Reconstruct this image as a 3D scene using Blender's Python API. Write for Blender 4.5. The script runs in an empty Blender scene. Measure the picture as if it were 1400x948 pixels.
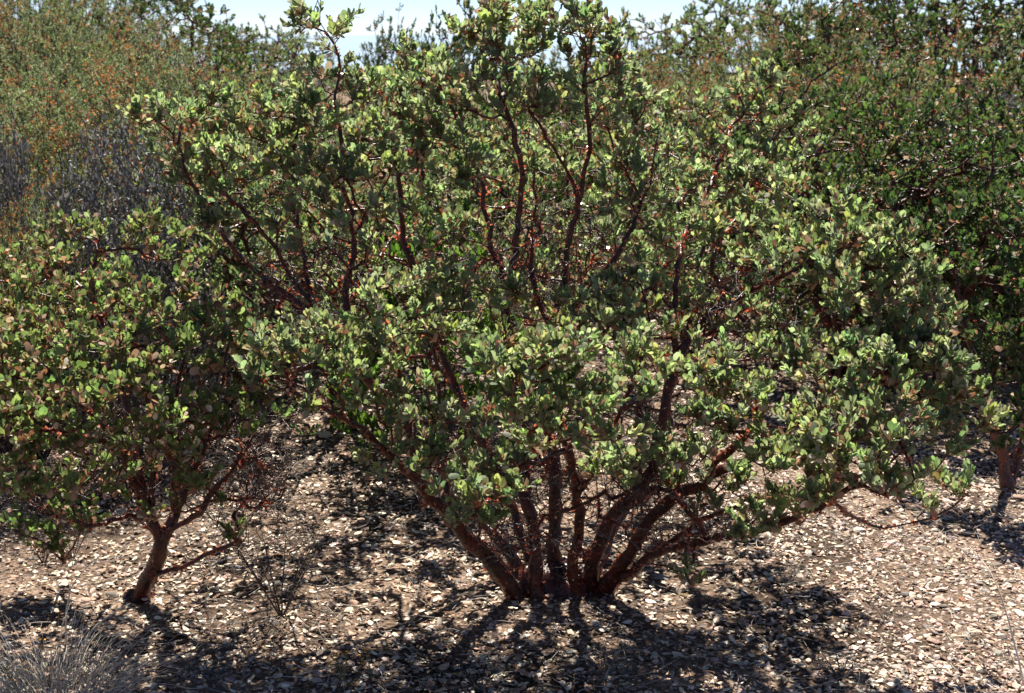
import bpy, math
import numpy as np
from mathutils import Vector

rng = np.random.default_rng(7)
scene = bpy.context.scene
COL = scene.collection
R = math.radians

# ------------------------------------------------------------------ camera
CAM_Z, PITCH, FPX = 1.6, R(12.4), 1944.4
def at(px, py, Y):
    """point at forward distance Y (metres) seen at pixel px,py of the 1400x948 photograph"""
    dx, dy = (px - 700) / FPX, (py - 474) / FPX
    d = np.array([dx, math.cos(PITCH) - dy * math.sin(PITCH), -math.sin(PITCH) - dy * math.cos(PITCH)])
    return np.array([0, 0, CAM_Z]) + d * (Y / d[1])
def project(P):
    P = np.asarray(P, float) - np.array([0, 0, CAM_Z])
    c, s = math.cos(PITCH), math.sin(PITCH)
    fw = P[..., 1] * c - P[..., 2] * s
    up = P[..., 1] * s + P[..., 2] * c
    return 700 + FPX * P[..., 0] / fw, 474 - FPX * up / fw
cd = bpy.data.cameras.new('camera'); cam = bpy.data.objects.new('camera', cd); COL.objects.link(cam)
cam.location = (0, 0, CAM_Z); cam.rotation_euler = (R(90) - PITCH, 0, 0)
cd.sensor_width = 36; cd.lens = 50; cd.clip_end = 90000; cd.clip_start = 0.05
cd.dof.use_dof = True; cd.dof.focus_distance = 3.75; cd.dof.aperture_fstop = 8.0
scene.camera = cam

# ------------------------------------------------------------------ light
SUN_EL, SUN_AZ = R(60), R(-3)          # azimuth measured from +Y (view direction) towards +X
w = bpy.data.worlds.new('World'); scene.world = w; w.use_nodes = True
nt = w.node_tree; nt.nodes.clear()
sky = nt.nodes.new('ShaderNodeTexSky'); sky.sky_type = 'NISHITA'; sky.sun_disc = False
sky.sun_elevation = SUN_EL; sky.sun_rotation = SUN_AZ; sky.altitude = 3000; sky.air_density = 0.7; sky.dust_density = 0.05; sky.ozone_density = 2.0
bg = nt.nodes.new('ShaderNodeBackground'); bg.inputs[1].default_value = 0.066
wo = nt.nodes.new('ShaderNodeOutputWorld')
wb = nt.nodes.new('ShaderNodeVectorMath'); wb.operation = 'MULTIPLY'; wb.inputs[1].default_value = (.85, .815, .86)   # white balance of the film
nt.links.new(sky.outputs[0], wb.inputs[0]); nt.links.new(wb.outputs[0], bg.inputs[0]); nt.links.new(bg.outputs[0], wo.inputs[0])
sd = bpy.data.lights.new('sun', 'SUN'); sun = bpy.data.objects.new('sun', sd); COL.objects.link(sun)
sd.energy = 4.6; sd.angle = R(0.5); sd.color = (1.0, 0.94, 0.83)
sdir = Vector((math.sin(SUN_AZ) * math.cos(SUN_EL), math.cos(SUN_AZ) * math.cos(SUN_EL), math.sin(SUN_EL)))
sun.rotation_euler = sdir.to_track_quat('Z', 'Y').to_euler(); sun.location = (0, 5, 12)
vs = scene.view_settings; vs.view_transform = 'Standard'; vs.look = 'None'; vs.gamma = 1.0
vs.exposure = 1.3; vs.use_curve_mapping = False
cy = scene.cycles; cy.max_bounces = 7; cy.diffuse_bounces = 4; cy.glossy_bounces = 2; cy.transmission_bounces = 4
cy.transparent_max_bounces = 4; cy.sample_clamp_indirect = 4.0; cy.caustics_reflective = False; cy.caustics_refractive = False

# ------------------------------------------------------------------ materials
def nodes(name):
    m = bpy.data.materials.new(name); m.use_nodes = True; t = m.node_tree; t.nodes.clear()
    return m, t, t.nodes.new('ShaderNodeOutputMaterial')
def leaf_material(name, trans=0.4, rough=0.42, spec=0.5, gain=(1.5, 1.7, .6)):
    """leaf blades: own colour from the leaf's attribute, partly translucent"""
    m, t, out = nodes(name); N, L = t.nodes, t.links
    a = N.new('ShaderNodeAttribute'); a.attribute_name = 'tint'
    nz = N.new('ShaderNodeTexNoise'); nz.inputs['Scale'].default_value = 170
    mp = N.new('ShaderNodeMapRange'); mp.inputs[3].default_value = .78; mp.inputs[4].default_value = 1.2
    L.new(nz.outputs[0], mp.inputs[0])
    mul = N.new('ShaderNodeVectorMath'); mul.operation = 'SCALE'; L.new(a.outputs['Color'], mul.inputs[0]); L.new(mp.outputs[0], mul.inputs['Scale'])
    p = N.new('ShaderNodeBsdfPrincipled'); L.new(mul.outputs[0], p.inputs['Base Color'])
    p.inputs['Roughness'].default_value = rough; p.inputs['Specular IOR Level'].default_value = spec
    tc = N.new('ShaderNodeVectorMath'); tc.operation = 'MULTIPLY'; L.new(mul.outputs[0], tc.inputs[0]); tc.inputs[1].default_value = gain
    tr = N.new('ShaderNodeBsdfTranslucent'); L.new(tc.outputs[0], tr.inputs[0])
    mx = N.new('ShaderNodeMixShader'); mx.inputs[0].default_value = trans
    L.new(p.outputs[0], mx.inputs[1]); L.new(tr.outputs[0], mx.inputs[2]); L.new(mx.outputs[0], out.inputs[0])
    return m
def bark_material(name, c1, c2, rough=.45, scale=35, spec=.5):
    m, t, out = nodes(name); N, L = t.nodes, t.links
    tc = N.new('ShaderNodeTexCoord'); nz = N.new('ShaderNodeTexNoise'); nz.inputs['Scale'].default_value = scale; nz.inputs['Detail'].default_value = 5
    L.new(tc.outputs['Object'], nz.inputs[0])
    cr = N.new('ShaderNodeValToRGB'); L.new(nz.outputs[0], cr.inputs[0])
    cr.color_ramp.elements[0].position = .38; cr.color_ramp.elements[1].position = .68
    cr.color_ramp.elements[0].color = (*c1, 1); cr.color_ramp.elements[1].color = (*c2, 1)
    p = N.new('ShaderNodeBsdfPrincipled'); p.inputs['Roughness'].default_value = rough; p.inputs['Specular IOR Level'].default_value = spec
    L.new(cr.outputs[0], p.inputs['Base Color'])
    n2 = N.new('ShaderNodeTexNoise'); n2.inputs['Scale'].default_value = scale * 4; L.new(tc.outputs['Object'], n2.inputs[0])
    b = N.new('ShaderNodeBump'); b.inputs['Strength'].default_value = .9; b.inputs['Distance'].default_value = .006
    L.new(n2.outputs[0], b.inputs['Height']); L.new(b.outputs[0], p.inputs['Normal']); L.new(p.outputs[0], out.inputs[0])
    return m
def tint_material(name, rough=.85, bump=0, spec=.3):
    m, t, out = nodes(name); N, L = t.nodes, t.links
    a = N.new('ShaderNodeAttribute'); a.attribute_name = 'tint'
    nz = N.new('ShaderNodeTexNoise'); nz.inputs['Scale'].default_value = 220; nz.inputs['Detail'].default_value = 4
    mp = N.new('ShaderNodeMapRange'); mp.inputs[3].default_value = .65; mp.inputs[4].default_value = 1.3
    L.new(nz.outputs[0], mp.inputs[0])
    mul = N.new('ShaderNodeVectorMath'); mul.operation = 'SCALE'; L.new(a.outputs['Color'], mul.inputs[0]); L.new(mp.outputs[0], mul.inputs['Scale'])
    p = N.new('ShaderNodeBsdfPrincipled'); L.new(mul.outputs[0], p.inputs['Base Color']); p.inputs['Roughness'].default_value = rough
    p.inputs['Specular IOR Level'].default_value = spec
    if bump:
        b = N.new('ShaderNodeBump'); b.inputs['Strength'].default_value = bump; b.inputs['Distance'].default_value = .004
        L.new(nz.outputs[0], b.inputs['Height']); L.new(b.outputs[0], p.inputs['Normal'])
    L.new(p.outputs[0], out.inputs[0]); return m
def soil_material():
    m, t, out = nodes('soil'); N, L = t.nodes, t.links
    tc = N.new('ShaderNodeTexCoord')
    def noise(s, d=6):
        n = N.new('ShaderNodeTexNoise'); n.inputs['Scale'].default_value = s; n.inputs['Detail'].default_value = d
        L.new(tc.outputs['Object'], n.inputs[0]); return n
    def ramp(src, a, b, p0, p1):
        c = N.new('ShaderNodeValToRGB'); L.new(src, c.inputs[0]); e = c.color_ramp.elements
        e[0].position, e[1].position = p0, p1; e[0].color = (*a, 1); e[1].color = (*b, 1); return c
    big = ramp(noise(1.7).outputs[0], (.07, .05, .038), (.24, .178, .138), .4, .6)
    fine = ramp(noise(90, 8).outputs[0], (.35, .33, .31), (1.6, 1.5, 1.4), .35, .7)
    mul = N.new('ShaderNodeVectorMath'); mul.operation = 'MULTIPLY'; L.new(big.outputs[0], mul.inputs[0]); L.new(fine.outputs[0], mul.inputs[1])
    p = N.new('ShaderNodeBsdfPrincipled'); p.inputs['Roughness'].default_value = .95; p.inputs['Specular IOR Level'].default_value = .15
    L.new(mul.outputs[0], p.inputs['Base Color'])
    b = N.new('ShaderNodeBump'); b.inputs['Strength'].default_value = .9; b.inputs['Distance'].default_value = .02
    L.new(noise(45, 8).outputs[0], b.inputs['Height']); L.new(b.outputs[0], p.inputs['Normal']); L.new(p.outputs[0], out.inputs[0])
    return m
M_LEAF = leaf_material('manzanita_leaf', .56, .55, .45, (1.75, 1.9, 1.15))
M_DARKLEAF = leaf_material('glossy_leaf', .36, .52, .4, (1.7, 2.0, .9))
M_LUSH = leaf_material('lush_leaf', .55, .45, .35, (1.5, 1.7, .5))
M_NEEDLE = leaf_material('needle_leaf', .42, .6, .3, (1.3, 1.33, .95))
M_DRY = leaf_material('dried_leaf', .3, .6, .3, (1.25, 1.08, .85))
M_FLAKE = leaf_material('bark_curl', .35, .25, .8, (1.4, 1.0, .8))
M_BARK = bark_material('red_bark', (.022, .005, .0035), (.115, .021, .012), .34, 26, .5)
M_TWIG = bark_material('red_twig', (.07, .018, .01), (.15, .04, .022), .45, 30)
M_GREYBARK = bark_material('grey_bark', (.08, .08, .078), (.22, .215, .205), .8, 50)
M_DARKTWIG = bark_material('brown_twig', (.035, .024, .018), (.1, .07, .05), .7, 50)
M_STRAW = tint_material('straw', .7)
M_STONE = tint_material('stone', .85, .5)
M_LITTER = leaf_material('litter_leaf', .12, .6, .3, (1.1, 1., .8))
M_SOIL = soil_material()
M_PETAL = tint_material('petal', .7)
ms, t_, o_ = nodes('sea_water'); p_ = t_.nodes.new('ShaderNodeBsdfPrincipled'); p_.inputs['Base Color'].default_value = (.30, .38, .42, 1)
p_.inputs['Roughness'].default_value = .25; t_.links.new(p_.outputs[0], o_.inputs[0])

# ------------------------------------------------------------------ mesh helpers
def tag(o, label=None, cat=None, group=None, kind=None):
    for k, v in (('label', label), ('category', cat), ('group', group), ('kind', kind)):
        if v: o[k] = v
    return o
def raw_mesh(name, verts, quads=None, tris=None, tint=None, smooth=True):
    """verts (n,3); quads (q,4); tris (t,3) index arrays; tint (n,3) per vertex"""
    me = bpy.data.meshes.new(name); verts = np.asarray(verts, np.float32)
    q = np.zeros((0, 4), np.int32) if quads is None else np.asarray(quads, np.int32).reshape(-1, 4)
    t = np.zeros((0, 3), np.int32) if tris is None else np.asarray(tris, np.int32).reshape(-1, 3)
    me.vertices.add(len(verts)); me.vertices.foreach_set('co', verts.ravel())
    me.loops.add(q.size + t.size); me.loops.foreach_set('vertex_index', np.concatenate([q.ravel(), t.ravel()]))
    me.polygons.add(len(q) + len(t))
    st = np.concatenate([np.arange(len(q)) * 4, q.size + np.arange(len(t)) * 3]).astype(np.int32)
    me.polygons.foreach_set('loop_start', st)
    me.polygons.foreach_set('use_smooth', np.full(len(q) + len(t), smooth))
    me.update(calc_edges=True)
    if tint is not None:
        a = me.attributes.new('tint', 'FLOAT_COLOR', 'POINT')
        c = np.ones((len(verts), 4), np.float32); c[:, :3] = np.clip(tint, 0, 1); a.data.foreach_set('color', c.ravel())
    return me
def link(name, me, mat, parent=None):
    me.materials.clear(); me.materials.append(mat)
    o = bpy.data.objects.new(name, me); COL.objects.link(o)
    if parent is not None: o.parent = parent
    return o
def empty(name, loc, label, cat, group=None):
    o = bpy.data.objects.new(name, None); COL.objects.link(o); o.location = loc; o.empty_display_size = .1
    return tag(o, label, cat, group)
def norm(v):
    return v / np.maximum(np.linalg.norm(v, axis=-1, keepdims=True), 1e-9)
# leaf templates: x across, y along, z normal
def leaf_template(wid=.62, cup=.1, bend=.12, fine=True):
    if fine:
        pts = [(0, 0), (0, .5), (0, 1.0), (-.36, .3), (-.5, .62), (-.3, .92), (.36, .3), (.5, .62), (.3, .92)]
        q = [(0, 1, 4, 3), (1, 2, 5, 4), (0, 6, 7, 1), (1, 7, 8, 2)]
    else:
        pts = [(0, 0), (0, 1.0), (-.42, .35), (-.4, .8), (.42, .35), (.4, .8)]
        q = [(0, 1, 3, 2), (0, 4, 5, 1)]
    v = np.array([(x * wid, y, cup * abs(x) * 1.6 - bend * y * y) for x, y in pts])
    return v, np.array(q)
def scatter_template(tv, tq, pos, axis, nrm, size, tint, wid=None):
    """one copy of the template at every pos; y along axis, z near nrm"""
    axis = norm(axis); side = norm(np.cross(axis, nrm)); nr = np.cross(side, axis)
    n, k = len(pos), len(tv)
    sx = size if wid is None else size * wid
    v = (pos[:, None] + tv[None, :, 0, None] * (side * sx[:, None])[:, None]
         + tv[None, :, 1, None] * (axis * size[:, None])[:, None] + tv[None, :, 2, None] * (nr * size[:, None])[:, None])
    f = tq[None] + (np.arange(n) * k)[:, None, None]
    return v.reshape(-1, 3), f.reshape(-1, tq.shape[1]), np.repeat(tint, k, axis=0)
def choose(pal, wts, n, jit=.18, r=rng, hue=.03):
    pal = np.array(pal); i = r.choice(len(pal), n, p=np.array(wts) / sum(wts))
    return pal[i] * (1 + jit * r.standard_normal((n, 1))) * (1 + hue * r.standard_normal((n, 3)))

def tubes(chains, sides):
    """chains: list of (points, radii) -> verts, quads"""
    V, Q, off = [], [], 0
    ang = np.linspace(0, 2 * math.pi, sides, endpoint=False); ca, sa = np.cos(ang), np.sin(ang)
    ids = np.arange(sides)
    for P, rad in chains:
        n = len(P)
        T = np.empty_like(P); T[1:-1] = P[2:] - P[:-2]; T[0] = P[1] - P[0]; T[-1] = P[-1] - P[-2]; T = norm(T)
        ref = np.array([0, 0, 1.0]) if abs(T[0][2]) < .85 else np.array([1.0, 0, 0])
        u = norm(np.cross(ref, T[0])); U = np.empty_like(P)
        for i in range(n):
            u = u - T[i] * np.dot(u, T[i]); u = u / max(np.linalg.norm(u), 1e-9); U[i] = u
        W = np.cross(T, U)
        ring = P[:, None] + rad[:, None, None] * (ca[None, :, None] * U[:, None] + sa[None, :, None] * W[:, None])
        V.append(ring.reshape(-1, 3))
        a = (off + np.arange(n - 1)[:, None] * sides + ids[None])
        b = (off + np.arange(n - 1)[:, None] * sides + np.roll(ids, -1)[None])
        Q.append(np.stack([a, b, b + sides, a + sides], -1).reshape(-1, 4)); off += n * sides
    return np.concatenate(V), np.concatenate(Q)

# ------------------------------------------------------------------ woody skeleton
class Skeleton:
    def __init__(s, r, cap=60000):
        s.P = np.zeros((cap, 3)); s.D = np.zeros((cap, 3)); s.par = np.full(cap, -1); s.stem = np.zeros(cap, int); s.n = 0; s.r = r
        s.minr = np.zeros(cap); s.noleaf = np.zeros(cap, bool)
    def add(s, p, par, stem, minr=0):
        i = s.n; s.P[i] = p; s.par[i] = par; s.stem[i] = stem; s.minr[i] = minr
        s.D[i] = (0, 0, 1) if par < 0 else norm(s.P[i] - s.P[par]); s.n += 1; return i
    def limb(s, ctrl, stem, r0=0, r1=0, par=-1, step=.03, wob=.0045):
        """smooth crooked limb through control points"""
        C = np.array(ctrl, float)
        if par < 0 and s.n:                       # branch off the nearest existing node
            d = np.linalg.norm(s.P[:s.n] - C[0], axis=1); same = s.stem[:s.n] == stem
            if same.any(): par = int(np.argmin(np.where(same, d, 9e9))); C = np.vstack([s.P[par], C[1:]]) if len(C) > 1 else C
        E = np.vstack([2 * C[0] - C[1], C, 2 * C[-1] - C[-2]]); L = np.linalg.norm(np.diff(C, axis=0), axis=1); tot = L.sum(); done = 0
        wob_v = np.zeros(3); first = par < 0
        if first: par = s.add(C[0], -1, stem, r0)
        for k in range(len(C) - 1):
            m = max(2, int(L[k] / step))
            for j in range(1, m + 1):
                t = j / m; p0, p1, p2, p3 = E[k], E[k + 1], E[k + 2], E[k + 3]
                p = .5 * ((2 * p1) + (-p0 + p2) * t + (2 * p0 - 5 * p1 + 4 * p2 - p3) * t * t + (-p0 + 3 * p1 - 3 * p2 + p3) * t ** 3)
                wob_v = wob_v * .75 + s.r.normal(0, wob, 3)
                fr = (done + L[k] * t) / tot
                par = s.add(p + wob_v, par, stem, r0 * .86 * (1 - fr) ** 1.3 + r1 * .35 * fr)
            done += L[k]
        return par
    def grow(s, tips, step=.035, wob=.006, bias=.55, zpen=1.2, minr=0, stem=None):
        """join every tip to the skeleton along a curved shoot; nearest tips first"""
        order = []
        d0 = np.min(np.linalg.norm(tips[:, None] - s.P[None, :s.n], axis=2), axis=1) if s.n * len(tips) < 4e6 else \
            np.array([np.min(np.linalg.norm(s.P[:s.n] - t, axis=1)) for t in tips])
        ends = []
        for i in np.argsort(d0):
            t = tips[i]; V = t - s.P[:s.n]; d = np.linalg.norm(V, axis=1) + 1e-6
            c = (V * s.D[:s.n]).sum(1) / d
            cost = d * (1 + bias * (1 - c)) + zpen * np.maximum(0, -V[:, 2])
            j = int(np.argmin(cost)); L = d[j]; p0 = s.P[j].copy()
            m = max(2, int(L / step)); up = np.array([0, 0, 1.0])
            T0 = norm(s.D[j] * .5 + V[j] / L * .8) * L; T1 = norm(V[j] / L + up * .9) * L
            par = j; wv = np.zeros(3)
            for k in range(1, m + 1):
                u = k / m; h00 = 2 * u ** 3 - 3 * u * u + 1; h10 = u ** 3 - 2 * u * u + u; h01 = -2 * u ** 3 + 3 * u * u; h11 = u ** 3 - u * u
                wv = wv * .6 + s.r.normal(0, wob, 3)
                par = s.add(h00 * p0 + h10 * T0 + h01 * t + h11 * T1 + wv * (k < m), par, s.stem[j] if stem is None else stem, minr)
            ends.append(par)
        return ends
    def radii(s, tip=.0013, e=2.3):
        n = s.n; kids = np.zeros(n, int); acc = np.zeros(n)
        np.add.at(kids, s.par[:n][s.par[:n] >= 0], 1)
        for i in range(n - 1, -1, -1):
            ri = tip ** e if kids[i] == 0 else acc[i]
            ri = max(ri * 1.006, 0); acc[i] = ri
            if s.par[i] >= 0: acc[s.par[i]] += ri
        s.rad = np.maximum(acc ** (1 / e), s.minr[:n]); s.kids = kids
        s.rad = s.rad * (1 + np.where(s.rad > .008, .09, 0) * s.r.standard_normal(n))
        return s.rad
    def chains(s):
        n = s.n; best = np.full(n, -1)
        for i in range(n):
            p = s.par[i]
            if p >= 0 and (best[p] < 0 or s.rad[i] > s.rad[best[p]]): best[p] = i
        out = []
        for i in range(n):
            p = s.par[i]
            if p >= 0 and best[p] == i: continue
            c = [i]
            while best[c[-1]] >= 0: c.append(best[c[-1]])
            P = s.P[c]; rr = s.rad[c]
            if p >= 0: P = np.vstack([s.P[p], P]); rr = np.concatenate([[min(rr[0], s.rad[p])], rr])
            if len(P) >= 2: out.append((P, rr, s.stem[i]))
        return out

G_FRESH = [(.178, .218, .138), (.205, .243, .172), (.150, .188, .124), (.25, .275, .22), (.215, .240, .12)]
G_FRESH_W = [3, 3, 2, 2, 1]
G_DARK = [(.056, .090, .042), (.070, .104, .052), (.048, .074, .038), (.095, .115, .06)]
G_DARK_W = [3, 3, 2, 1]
DRYC = [(.36, .21, .14), (.46, .31, .21), (.27, .14, .09), (.68, .58, .45), (.40, .34, .13)]
DRY_W = [3, 3, 2, 1.6, .6]

def shoots(sk, ends, r, nshoot=(2, 4), slen=(.035, .07), spread=.5):
    """short leafy end shoots on every tip; returns list of (p0,p1)"""
    out = []
    for e in ends:
        base = sk.P[e].copy(); d = norm(sk.D[e] + np.array([0, 0, .8]))
        for k in range(int(r.integers(nshoot[0], nshoot[1] + 1))):
            v = norm(d + spread * r.standard_normal(3)); v[2] = abs(v[2]) * .8 + .15; v = norm(v)
            L = r.uniform(*slen); p = base + v * L
            m = sk.add(base + v * L * .55 + r.normal(0, .003, 3), e, sk.stem[e]); sk.add(p, m, sk.stem[e])
            out.append((base + v * L * .1, p, v))
    return out
def leaf_clusters(sh, r, per=(7, 12), size=(.020, .031), pal=G_FRESH, wts=G_FRESH_W, fine=True, wid=.62, drych=.10, tipyellow=.25):
    P, A, Nn, S, T = [], [], [], [], []; dP = []
    pal = np.array(pal); wts = np.array(wts, float) / sum(wts); dry = np.array(DRYC); dw = np.array(DRY_W) / sum(DRY_W)
    for a, b, v in sh:
        n = int(r.integers(per[0], per[1] + 1)); v = norm(v)
        u = norm(np.cross(v, r.standard_normal(3))); w_ = np.cross(v, u); ph = r.uniform(0, 6.28)
        base = pal[r.choice(len(pal), p=wts)] * (1 + .16 * r.standard_normal()) * (1 + .05 * r.standard_normal(3)); ks = r.uniform(.84, 1.08)
        f = np.arange(n) / max(n - 1, 1); ang = ph + np.arange(n) * 2.4 + r.normal(0, .3, n)
        out = np.cos(ang)[:, None] * u + np.sin(ang)[:, None] * w_
        tilt = (1.0 - .78 * f) * r.uniform(.75, 1.2, n)           # lower leaves spread, top leaves erect
        ax = v * np.cos(tilt)[:, None] + out * np.sin(tilt)[:, None]; ax[:, 2] += .3
        pos = a + (b - a) * f[:, None] + out * .002
        nr = v[None] - out * .4 + r.normal(0, .35, (n, 3))
        c = base * (1 + .10 * r.standard_normal((n, 1))) * (1 + .05 * r.standard_normal((n, 3)))
        c[f > .7] *= np.array([1.15, 1.12, 1.0])
        isdry = r.random(n) < drych * (1.9 - 1.7 * f)
        if isdry.any(): c[isdry] = dry[r.choice(5, isdry.sum(), p=dw)] * (1 + .15 * r.standard_normal((isdry.sum(), 1)))
        ax[isdry] += r.normal(0, .6, (int(isdry.sum()), 3)); 
        P.append(pos); A.append(ax); Nn.append(nr); S.append(r.uniform(*size, n) * ks * (1 - .35 * (f > .85))); T.append(c)
        dP.append(isdry)
    P, A, Nn, S, T, dP = (np.concatenate(x) for x in (P, A, Nn, S, T, dP))
    return P, A, Nn, S, np.clip(T, .01, .9), dP
def leaf_mesh(name, P, A, N_, S, T, fine=True, wid=.62):
    k = rng.integers(0, 4, len(P)); V, F, C, off = [], [], [], 0; big = rng.uniform(.85, 1.14, len(P))
    for j, (cup, bend, wf) in enumerate([(.1, .12, 1.0), (.28, -.12, .9), (-.12, .3, 1.12), (.4, .05, .8)]):
        m = k == j
        if not m.any(): continue
        tv, tq = leaf_template(wid * wf, cup, bend, fine)
        v, f, c = scatter_template(tv, tq, P[m], A[m], N_[m], S[m] * big[m], T[m], wid=rng.uniform(.82, 1.22, int(m.sum())))
        V.append(v); F.append(f + off); C.append(c); off += len(v)
    return raw_mesh(name, np.concatenate(V), quads=np.concatenate(F), tint=np.concatenate(C))
def bark_curls(sk, r, stem, dens=1.0, size=(.004, .010), rmin=.0022, rmax=.05):
    """little peeling curls and old leaf stubs standing off the bark"""
    idx = np.where((sk.stem[:sk.n] == stem) & (sk.rad > rmin) & (sk.rad < rmax) & (sk.par[:sk.n] >= 0))[0]
    if len(idx) == 0: return None
    cnt = np.clip(dens * (1.2 + sk.rad[idx] * 160), 0, 9)
    k = np.repeat(idx, r.poisson(cnt))
    if len(k) < 3: return None
    p0, p1 = sk.P[sk.par[k]], sk.P[k]; T = norm(p1 - p0); t = r.random((len(k), 1))
    o = norm(np.cross(T, r.standard_normal((len(k), 3)))); pos = p0 + (p1 - p0) * t + o * sk.rad[k][:, None] * .93
    ax = norm(o + r.normal(0, .6, o.shape) + T * .3); nr = T + r.normal(0, .5, o.shape)
    c = choose([(.44, .12, .065), (.56, .22, .12), (.28, .06, .035), (.68, .42, .28)], [2.5, 3, 2.5, 2], len(k), r=r)
    tv = np.array([(-.5, 0, 0), (.5, 0, 0), (.35, .8, .25), (-.35, 1, .3)]); tq = np.array([(0, 1, 2, 3)])
    v, f, cc = scatter_template(tv, tq, pos, ax, nr, r.uniform(*size, len(k)), c)
    return v, f, cc

def blob_tips(blobs, r, per_px=1 / 400., dep=1.25):
    """blobs: (px, py, Y, rx, ry[, density]) -> tip points in a flattened ball at its own distance"""
    out = []
    for b in blobs:
        px, py, Y, rx, ry = b[:5]; dn = b[5] if len(b) > 5 else 1
        n = max(2, int(round(math.pi * rx * ry * per_px * dn)))
        v = r.standard_normal((n, 3)); v = norm(v) * (r.uniform(.35, 1, (n, 1)) ** .5)
        c = at(px, py, Y); s = Y / FPX
        out.append(c + v * np.array([rx * s, max(rx, ry) * s * dep, ry * s]))
    return np.concatenate(out)

def woody_shrub(root, sk, sh, r, fine, pal, wts, per, size, wid=.62, drych=.1, barkmat=M_BARK, leafmat=M_LEAF, curls=1., split=True, sides=(9, 5), origin=None, tipr=.0009):
    """meshes of one shrub: a stem mesh per main stem (with its curls), one foliage, one dried_leaves"""
    sk.radii(tip=tipr); O = np.zeros(3) if origin is None else np.array(origin)
    ch = sk.chains(); stems = sorted(set(sk.stem[:sk.n].tolist())) if split else [None]
    for st in stems:
        cs = [c for c in ch if st is None or c[2] == st]
        big = [(P - O, rr) for P, rr, _ in cs if rr.max() > .006]; small = [(P - O, rr) for P, rr, _ in cs if rr.max() <= .006]
        V, Q, off = [], [], 0
        for grp, sd_ in ((big, sides[0]), (small, sides[1])):
            if grp:
                v, q = tubes(grp, sd_); V.append(v); Q.append(q + off); off += len(v)
        nb = sum(len(q) for q in Q); cT = [np.tile([[.1, .03, .02]], (off, 1))]
        if curls and st != 50:
            for k in ([st] if st is not None else sorted(set(sk.stem[:sk.n].tolist()))):
                cm = bark_curls(sk, r, k, curls)
                if cm is not None: V.append(cm[0] - O); Q.append(cm[1] + off); cT.append(cm[2]); off += len(cm[0])
        Q = np.concatenate(Q); me = raw_mesh('stem', np.concatenate(V), quads=Q, tint=np.concatenate(cT))
        so = link('dead_twigs' if st == 50 else 'stem', me, M_GREYBARK if st == 50 else barkmat, root); me.materials.append(M_FLAKE)
        mi = np.zeros(len(Q), np.int32); mi[nb:] = 1; me.polygons.foreach_set('material_index', mi)
    P, A, N_, S, T, dr = leaf_clusters(sh, r, per, size, pal, wts, fine, wid, drych)
    P = P - O
    link('foliage', leaf_mesh('foliage', P[~dr], A[~dr], N_[~dr], S[~dr], T[~dr], fine, wid), leafmat, root)
    if dr.any():
        link('dried_leaves', leaf_mesh('dried_leaves', P[dr], A[dr], N_[dr], S[dr], T[dr], fine, wid), M_DRY, root)
    return root
def copy_tree(o, parent=None):
    c = o.copy(); COL.objects.link(c); c.parent = parent
    for ch in list(o.children): copy_tree(ch, c)
    return c

# ------------------------------------------------------------------ terrain
def sstep(x, a, b):
    t = np.clip((x - a) / (b - a), 0, 1); return t * t * (3 - 2 * t)
def H(x, y):
    x = np.asarray(x, float); y = np.asarray(y, float)
    h = .75 * sstep(y, 5.5, 14) * sstep(-x, -.2, 3.0) + .8 * sstep(y, 6, 15) * sstep(x, .6, 3.5)
    h = h + .012 * np.sin(x * 2.3 + 1) * np.sin(y * 1.9) + .006 * np.sin(x * 7.1 + y * 3.3) + .004 * np.sin(x * 13 - y * 11)
    h = h - 60 * sstep(y, 26, 900) - 3 * sstep(y, 26, 80)
    h = h + 8 * sstep(np.abs(x), 60, 500) * np.sin(x * .006 + 1.3) * (y > -1e9)
    return h
xs = np.concatenate([-np.geomspace(3.6, 30000, 60)[::-1], np.linspace(-3.5, 3.5, 141), np.geomspace(3.6, 30000, 60)])
ys = np.concatenate([-np.geomspace(1, 3000, 22)[::-1], np.linspace(-.9, 2.4, 12), np.linspace(2.5, 9, 131), np.geomspace(9.1, 3000, 70)])
X, Yg = np.meshgrid(xs, ys); Z = H(X, Yg)
near = (np.abs(X) < 3.6) & (Yg > 2.4) & (Yg < 9.1)
Z = Z + near * rng.normal(0, .003, Z.shape)
nx, ny = len(xs), len(ys); ii = (np.arange(ny - 1)[:, None] * nx + np.arange(nx - 1)[None]).ravel()
tag(link('ground', raw_mesh('ground', np.stack([X, Yg, Z], -1).reshape(-1, 3), quads=np.stack([ii, ii + 1, ii + nx + 1, ii + nx], -1)), M_SOIL),
    'bare stony soil under and between the shrubs', 'ground', kind='structure')
sv = np.array([(-60000, 2000, -50), (60000, 2000, -50), (60000, 60000, -50), (-60000, 60000, -50)])
tag(link('sea', raw_mesh('sea', sv, quads=[(0, 1, 2, 3)]), ms), 'pale blue distant sea beyond the shrubs', 'sea', kind='structure')

# ------------------------------------------------------------------ litter, chips, debris (stuff)
def ground_points(n, ymin=2.7, ymax=8.5, pw=1.0):
    u = rng.random(n); y = ymin + (ymax - ymin) * u ** pw; x = rng.uniform(-1, 1, n) * (y * .40 + .35)
    return x, y
def vnoise(x, y, s, seed=0):
    a = np.sin(x * s * 1.3 + seed) + np.sin(y * s * 1.7 + seed * 2.1) + np.sin((x + y) * s * .9 + seed * .7) + np.sin((x - 1.6 * y) * s * 1.1 + 3 * seed)
    return a / 4
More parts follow.
